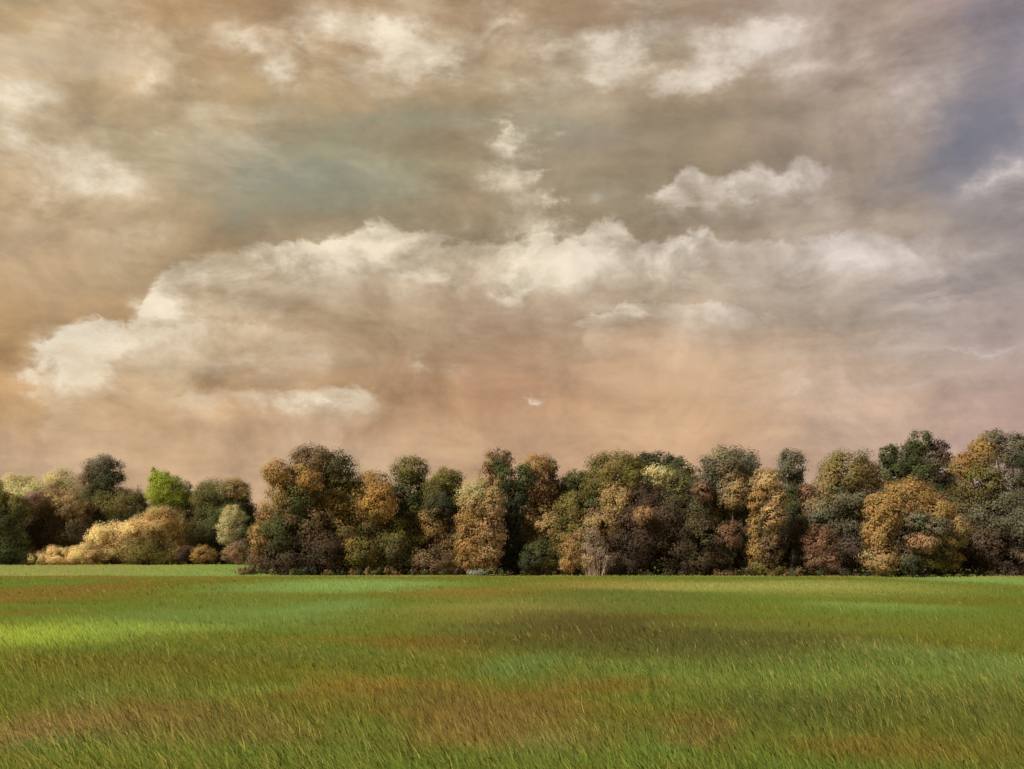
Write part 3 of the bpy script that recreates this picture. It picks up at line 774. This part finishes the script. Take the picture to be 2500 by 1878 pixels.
plant('dark_crested_tree', 'tree', 'tree with a near-black crest over a pale olive patch', 123,
      [(1610, 1130, 46, 24, 'blkg'), (1576, 1128, 26, 22, 'dgrn'), (1655, 1150, 38, 36, 'dgrn'), (1600, 1168, 44, 30, 'sage', -3.5), (1640, 1192, 38, 34, 'oliv', -2.5), (1570, 1190, 30, 40, 'olvd'), (1610, 1240, 60, 50, 'olvd'), (1680, 1195, 26, 40, 'brn')], WOOD)
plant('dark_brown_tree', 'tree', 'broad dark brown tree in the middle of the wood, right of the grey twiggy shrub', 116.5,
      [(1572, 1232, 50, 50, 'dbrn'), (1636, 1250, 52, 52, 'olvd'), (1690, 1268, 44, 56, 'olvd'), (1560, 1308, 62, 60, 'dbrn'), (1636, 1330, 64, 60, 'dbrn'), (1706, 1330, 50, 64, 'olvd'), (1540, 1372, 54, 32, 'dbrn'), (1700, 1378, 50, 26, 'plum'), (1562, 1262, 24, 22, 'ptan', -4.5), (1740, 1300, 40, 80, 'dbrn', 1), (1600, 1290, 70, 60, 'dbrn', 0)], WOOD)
plant('striped_tree', 'tree', 'grey-green tree with a tan stripe and a rusty patch below it', 117,
      [(1772, 1142, 56, 48, 'grgn'), (1816, 1138, 36, 42, 'grgn'), (1724, 1164, 32, 44, 'grgn'), (1706, 1204, 22, 28, 'red', -2.5), (1782, 1200, 30, 54, 'tan', -2), (1746, 1240, 34, 50, 'oliv'), (1770, 1308, 26, 36, 'red', -2.5), (1818, 1220, 28, 58, 'grgn'), (1826, 1282, 24, 48, 'dbrn'), (1800, 1345, 46, 46, 'grgn'), (1745, 1350, 40, 52, 'dbrn'), (1860, 1300, 36, 80, 'olvd', 1), (1760, 1200, 60, 50, 'grgn', 0.5)], WOOD)
plant('golden_stripe_tree', 'tree', 'slim tan tree with a golden strip of leaves down its left side', 112.5,
      [(1870, 1180, 34, 38, 'tan'), (1848, 1222, 20, 44, 'och'), (1892, 1222, 24, 40, 'tan'), (1896, 1265, 18, 26, 'ptan'), (1846, 1290, 17, 48, 'och'), (1847, 1350, 22, 36, 'och'), (1876, 1386, 48, 18, 'oliv'), (1890, 1320, 26, 46, 'dbrn', 0), (1872, 1270, 26, 40, 'tan', -1), (1872, 1340, 24, 40, 'brn', -1.5)], WOOD)
plant('dark_oval_tree', 'tree', 'dark green oval-topped tree with a small grey tip, right of the golden-striped tree', 119,
      [(1930, 1142, 34, 38, 'grgn'), (1920, 1110, 11, 14, 'grgn'), (1936, 1186, 30, 44, 'dgrn'), (1930, 1238, 34, 42, 'dgrn'), (1922, 1290, 40, 44, 'grgn'), (1915, 1345, 44, 50, 'dbrn'), (1960, 1300, 40, 80, 'grgn', 0.5)], WOOD)
plant('rust_tree', 'tree', 'short rust-coloured tree in the gap left of the wide brown dome', 117.5,
      [(1976, 1204, 22, 26, 'red'), (1988, 1245, 28, 42, 'ptan'), (1975, 1295, 30, 44, 'grgn')], WOOD)
plant('brown_dome_tree', 'tree', 'wide brown-olive dome tree left of the ochre arched tree', 114.5,
      [(2066, 1156, 62, 52, 'oliv'), (2110, 1168, 36, 44, 'brn'), (2022, 1190, 34, 46, 'tan'), (2072, 1222, 54, 50, 'grgn'), (2122, 1202, 36, 36, 'tan'), (2124, 1212, 16, 14, 'plum', -3.5), (2070, 1290, 48, 58, 'grgn'), (2080, 1352, 44, 52, 'dbrn'), (2020, 1260, 40, 60, 'grgn', 0.5), (2115, 1290, 36, 80, 'olvd', 1)], WOOD)
plant('pointed_tree', 'tree', 'dark green three-pointed tree standing tallest behind the ochre arched tree', 121,
      [(2246, 1084, 28, 36, 'dgrn'), (2218, 1120, 38, 42, 'dgrn'), (2164, 1114, 20, 30, 'dgrn'), (2294, 1104, 22, 34, 'plum'), (2288, 1150, 36, 48, 'dbrn'), (2182, 1160, 38, 44, 'dgrn'), (2242, 1172, 56, 50, 'dgrn'), (2306, 1220, 42, 56, 'blkg'), (2200, 1230, 60, 60, 'dgrn'), (2340, 1260, 46, 80, 'olvd', 1), (2260, 1220, 70, 60, 'dgrn', 1)], WOOD)
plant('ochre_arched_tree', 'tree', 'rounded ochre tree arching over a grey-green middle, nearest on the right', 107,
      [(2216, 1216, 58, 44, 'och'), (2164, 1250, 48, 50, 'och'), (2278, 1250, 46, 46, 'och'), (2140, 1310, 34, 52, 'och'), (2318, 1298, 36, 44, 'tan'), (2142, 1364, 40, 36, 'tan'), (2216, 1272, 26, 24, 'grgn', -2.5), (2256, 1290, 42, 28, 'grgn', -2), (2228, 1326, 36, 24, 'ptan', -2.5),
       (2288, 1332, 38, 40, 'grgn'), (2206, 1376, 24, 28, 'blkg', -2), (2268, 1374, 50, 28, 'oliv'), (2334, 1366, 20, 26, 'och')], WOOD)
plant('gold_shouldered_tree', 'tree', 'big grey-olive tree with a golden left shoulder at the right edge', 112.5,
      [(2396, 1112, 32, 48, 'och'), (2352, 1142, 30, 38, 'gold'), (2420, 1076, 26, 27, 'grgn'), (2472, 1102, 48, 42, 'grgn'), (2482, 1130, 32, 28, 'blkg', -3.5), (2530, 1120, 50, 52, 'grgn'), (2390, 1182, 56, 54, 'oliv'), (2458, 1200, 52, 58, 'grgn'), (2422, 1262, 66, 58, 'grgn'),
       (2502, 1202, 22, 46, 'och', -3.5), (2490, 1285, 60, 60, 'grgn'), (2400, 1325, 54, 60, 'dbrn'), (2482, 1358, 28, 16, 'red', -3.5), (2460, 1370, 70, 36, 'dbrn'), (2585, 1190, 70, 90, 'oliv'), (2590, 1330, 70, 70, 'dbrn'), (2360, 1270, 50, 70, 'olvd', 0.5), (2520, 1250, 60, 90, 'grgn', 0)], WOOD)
# bushes along the foot of the wood
plant('dark_bush', 'bush', 'dark green bush at the foot of the tan tree', 114.5,
      [(1318, 1356, 40, 34, 'dgrn'), (1346, 1370, 28, 24, 'oliv'), (1294, 1376, 24, 20, 'blkg')], WSH, stems=3, leaf=0.16, crown='foliage', stem='stem')
plant('ochre_bush', 'bush', 'narrow ochre bush just left of the grey twiggy shrub', 114,
      [(1396, 1345, 24, 40, 'och'), (1390, 1378, 26, 20, 'och'), (1410, 1320, 18, 26, 'tan')], WSH, stems=3, leaf=0.16, crown='foliage', stem='stem')
plant('rust_bush', 'bush', 'rusty pink bush at the foot of the wood, left of the wide brown dome tree', 110.5,
      [(2000, 1332, 34, 48, 'red'), (2018, 1366, 28, 28, 'pink'), (1985, 1372, 24, 24, 'brn')], WSH, stems=3, leaf=0.16, crown='foliage', stem='stem')
plant('white_bush', 'bush', 'tiny bluish white bush on the grass edge below the columnar tree', 112,
      [(1158, 1400, 9, 7, 'whit'), (1176, 1398, 10, 9, 'whit'), (1167, 1402, 18, 6, 'grgn')], WSH, stems=4, leaf=0.15, mixp=0.4, crown='foliage', stem='stem')


def twig_shrub():
    """grey, half bare shrub: many fine upright twigs fanning from the ground and a thin veil of dry leaves"""
    d = 112.5
    s = d / F
    label = 'grey twiggy half-bare shrub at the foot of the big olive dome tree'
    bx, by = (1455 - U0) * s, d
    bz = float(terrain(bx, by))
    root = empty('twiggy_shrub', (bx, by, bz))
    off = np.array([bx, by, bz])
    rng = np.random.default_rng(5)
    W = [(((1448 - U0) * s, d, EYE + (HV - 1335) * s), (1.35, 1.3, 2.2), 'grey'), (((1474 - U0) * s, d, EYE + (HV - 1362) * s), (1.3, 1.2, 1.4), 'grey'), (((1440 - U0) * s, d - .4, EYE + (HV - 1372) * s), (1.1, 1.0, 1.2), 'tan')]
    V, Nv, Cc = scatter(W, 0.14, terrain, rng, 0.2, 1.7)
    mesh_obj('foliage', V - off, np.arange(len(V)), 3, M_LEAF, root, Cc, normals=Nv)
    tv, tf = [], []
    for k in range(130):
        a = rng.uniform(0, 2 * math.pi)
        r0 = 1.1 * math.sqrt(rng.random())
        l = rng.uniform(1.6, 4.6) * (1 - 0.3 * r0)
        sp = rng.uniform(0.0, 0.34)
        p0 = np.array([bx + r0 * math.cos(a), by + r0 * math.sin(a), bz - 0.05])
        b_ = a + rng.normal(0, 0.8)
        p2 = p0 + l * np.array([math.cos(b_) * sp, math.sin(b_) * sp, math.sqrt(1 - sp * sp)])
        p1 = (p0 + p2) / 2 + np.array([rng.normal(0, 0.12), rng.normal(0, 0.12), 0.1 * l])
        v_, f_ = tube([p0, p1, p2], [0.035, 0.026, 0.012], 4)
        o_ = len(tv)
        tv.extend(v_)
        tf.extend([tuple(i + o_ for i in q) for q in f_])
    mesh_obj('stem', np.array(tv) - off, np.array(tf), 4, M_TWIG, root, smooth=True)
    tag(root, label, 'bush', WSH)


twig_shrub()


def leaf_mass(name, label, boxes, leaf, seed):
    """a stretch of tangled undergrowth or of the wood's depth: nobody could count it"""
    rng = np.random.default_rng(seed)
    V, C, NN = [], [], []
    for (x0, x1, y0, y1, hf, keys, cover) in boxes:
        L = x1 - x0
        nl = int(L / 1.1) + 1
        lobes = []
        for k in range(nl):
            x = x0 + L * (k + rng.random()) / nl
            y = rng.uniform(y0, y1)
            h = hf(x) * rng.uniform(0.75, 1.1)
            r = min(1.6, max(0.35, h * 0.45))
            lobes.append(((x, y, float(terrain(x, y)) + h * 0.5), (r * 1.1, r, h * 0.55), keys[rng.integers(len(keys))]))
        v, nn, c = scatter(lobes, leaf, terrain, rng, 0.3, cover)
        NN.append(nn)
        V.append(v)
        C.append(c)
    V = np.concatenate(V)
    C = np.concatenate(C)
    NLEAF[0] += len(V) // 3
    o = mesh_obj(name, V, np.arange(len(V)), 3, M_LEAF, colors=C, normals=np.concatenate(NN))
    tag(o, label, kind='stuff')
    return o


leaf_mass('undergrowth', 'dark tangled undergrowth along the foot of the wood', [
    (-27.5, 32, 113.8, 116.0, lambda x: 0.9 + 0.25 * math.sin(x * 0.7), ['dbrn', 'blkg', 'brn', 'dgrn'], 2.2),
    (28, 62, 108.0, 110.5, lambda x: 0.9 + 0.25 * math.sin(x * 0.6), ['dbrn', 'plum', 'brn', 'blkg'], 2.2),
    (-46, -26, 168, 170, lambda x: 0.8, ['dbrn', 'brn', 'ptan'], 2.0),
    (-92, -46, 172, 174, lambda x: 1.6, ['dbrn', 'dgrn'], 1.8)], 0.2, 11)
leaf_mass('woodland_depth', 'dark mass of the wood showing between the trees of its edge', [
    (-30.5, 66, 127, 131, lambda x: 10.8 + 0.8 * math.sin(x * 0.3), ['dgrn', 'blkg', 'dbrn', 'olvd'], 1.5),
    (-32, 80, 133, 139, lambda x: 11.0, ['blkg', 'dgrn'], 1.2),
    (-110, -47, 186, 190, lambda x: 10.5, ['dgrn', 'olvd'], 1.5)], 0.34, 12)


# ------------------------------------------------------------------ grass
def build_grass():
    rng = np.random.default_rng(21)

    def patch(n, y0, y1, length, width, power, lean, tuft):
        # density falls with distance; blades gathered in tufts leaning with the wind towards the left
        u = rng.random(n)
        y = y0 * (y1 / y0) ** (u ** power)
        half = y * 0.56 + 2.0
        x = rng.uniform(-1, 1, n) * half
        if y0 > 100:                                             # the field beyond the crest lies only on the left
            x = rng.uniform(-92, -27, n)
        x = x + rng.normal(0, tuft, n)
        y = y + rng.normal(0, tuft, n)
        # local height and lean vary in broad gusts
        gust = 0.5 + 0.5 * np.sin(x * 0.35 + 1.2 * np.sin(y * 0.27)) * np.sin(y * 0.4 + 0.7 * np.sin(x * 0.21 + 1))
        if 0.55 < length:                                          # tall grass stands in loose drifts
            keep = np.sin(x * 0.55 + 2.1 * np.sin(y * 0.33 + 0.5)) * np.sin(y * 0.62 + 1.4 * np.sin(x * 0.4)) > 0.1 + 0.5 * rng.random(n)
            x, y, gust = x[keep], y[keep], gust[keep]
            n = len(x)
        hgt = length * rng.uniform(0.5, 1.25, n) * (0.7 + 0.5 * gust)
        an = rng.normal(math.pi, 0.55, n)                           # bending towards -X
        ln = np.clip(rng.normal(lean, 0.22, n) * (0.75 + 0.4 * gust), 0.02, 1.15)
        dirx, diry = np.cos(an), np.sin(an)
        z = terrain(x, y)
        p0 = np.stack([x, y, z - 0.02], -1)
        p1 = p0 + np.stack([dirx * np.sin(ln * 0.55), diry * np.sin(ln * 0.55), np.cos(ln * 0.55)], -1) * (hgt * 0.55)[:, None]
        p2 = p1 + np.stack([dirx * np.sin(ln * 1.35), diry * np.sin(ln * 1.35), np.cos(ln * 1.35)], -1) * (hgt * 0.5)[:, None]
        wd = width * rng.uniform(0.6, 1.3, n)
        th = rng.uniform(-0.9, 0.9, n)                              # blade faces roughly across the view
        side = np.stack([np.cos(th), np.sin(th), np.zeros(n)], -1) * (wd / 2)[:, None]
        q = np.stack([p0 - side, p0 + side, p1 + side * 0.8, p1 - side * 0.8, p2], 1)
        near = 1 - sstep(y, 14, 40)
        br = np.exp(rng.normal(0.0, 0.12 + 0.13 * near))
        straw = (rng.random(n) < (0.03 + 0.16 * gust ** 3) * (0.12 + 0.88 * near)) * rng.uniform(0.2, 0.75, n)
        blue = (rng.random(n) < 0.03) * rng.uniform(0.2, 0.6, n)
        c = np.repeat(np.stack([br, straw, blue], -1)[:, None, :], 5, 1)
        nz = np.stack([rng.normal(-0.15, 0.1 + 0.35 * near), rng.normal(-0.35, 0.1 + 0.25 * near), np.ones(n)], -1)
        nz /= np.linalg.norm(nz, axis=1)[:, None]
        return q, c, np.repeat(nz[:, None, :], 5, 1)

    for name, label, sets in (
        ('meadow_grass', 'long meadow grass bent to the left by the wind', [(140000, 9.0, 26.0, 0.27, 0.013, 1.05, 0.62, 0.05), (26000, 9.5, 24.0, 0.56, 0.013, 1.0, 0.95, 0.1), (120000, 22.0, 60.0, 0.30, 0.030, 1.0, 0.55, 0.1), (80000, 52.0, 112.0, 0.26, 0.085, 0.9, 0.5, 0.2), (30000, 104.0, 168.0, 0.24, 0.12, 1.0, 0.4, 0.3)]),
    ):
        Q, C, NN = [], [], []
        for s_ in sets:
            q, c, nn = patch(*s_)
            NN.append(nn)
            Q.append(q)
            C.append(c)
        Q = np.concatenate(Q)
        C = np.concatenate(C)
        n = len(Q)
        b = np.arange(n)[:, None] * 5
        quads = (b + np.array([0, 1, 2, 3])).ravel()
        tris = (b + np.array([3, 2, 4])).ravel()
        me = bpy.data.meshes.new(name)
        me.vertices.add(n * 5)
        me.vertices.foreach_set('co', Q.astype(np.float32).ravel())
        idx = np.concatenate([quads, tris]).astype(np.int32)
        me.loops.add(len(idx))
        me.loops.foreach_set('vertex_index', idx)
        me.polygons.add(2 * n)
        me.polygons.foreach_set('loop_start', np.concatenate([np.arange(n) * 4, n * 4 + np.arange(n) * 3]).astype(np.int32))
        at = me.color_attributes.new('tint', 'FLOAT_COLOR', 'POINT')
        cc = np.ones((n * 5, 4), np.float32)
        cc[:, :3] = C.reshape(-1, 3)
        at.data.foreach_set('color', cc.ravel())
        me.update(calc_edges=True)
        me.normals_split_custom_set_from_vertices(np.concatenate(NN).reshape(-1, 3).astype(np.float32))    # blades shade as one soft sward
        me.materials.append(M_GRASS)
        o = bpy.data.objects.new(name, me)
        COL.objects.link(o)
        tag(o, label, kind='stuff')


build_grass()


def flower_clump(u, v, n, label, seed, sp):
    """small plant of thin stems with cream flower heads on the edge of the grass"""
    y = EYE * F / (v - HV)
    x = (u - U0) / F * y
    z = float(terrain(x, y))
    rng = np.random.default_rng(seed)
    root = empty('flowering_plant', (x, y, z))
    tv, tf, hv, hf = [], [], [], []
    for k in range(n):
        p0 = np.array([rng.normal(0, sp * 0.6), rng.normal(0, 0.1), -0.02])
        h = rng.uniform(0.3, 0.62)
        p1 = p0 + np.array([rng.normal(-0.05, 0.08), rng.normal(0, 0.08), h])
        v_, f_ = tube([p0, (p0 + p1) / 2 + rng.normal(0, 0.015, 3), p1], [0.012, 0.01, 0.008], 4)
        o_ = len(tv)
        tv.extend(v_)
        tf.extend([tuple(i + o_ for i in q) for q in f_])
        for j in range(9):                                   # petals
            a = 2 * math.pi * j / 9 + rng.uniform(-.2, .2)
            t = np.array([math.cos(a), math.sin(a), 0.35])
            sd_ = np.array([-math.sin(a), math.cos(a), 0]) * 0.03
            o_ = len(hv)
            hv.extend([p1, p1 + t * 0.06 + sd_, p1 + t * 0.11, p1 + t * 0.06 - sd_])
            hf.append((o_, o_ + 1, o_ + 2, o_ + 3))
    mesh_obj('stem', np.array(tv), np.array(tf), 4, M_LEAF, root, np.tile(lin((110, 112, 60)), (len(tv), 1)))
    mesh_obj('flower_head', np.array(hv), np.array(hf), 4, M_LEAF, root, np.tile(lin((236, 222, 186)), (len(hv), 1)))
    for ch in root.children:
        ch['kind'] = 'stuff'                                 # stalks and petals far too small to pick apart
    tag(root, label, 'plant', 'cream flowers at the foot of the wood')


flower_clump(2182, 1411, 26, 'cream flowers in a wide low clump below the ochre arched tree', 3, 0.8)
flower_clump(2350, 1409.5, 10, 'small cream flower clump right of the ochre arched tree', 4, 0.22)
print('leaves', NLEAF[0])
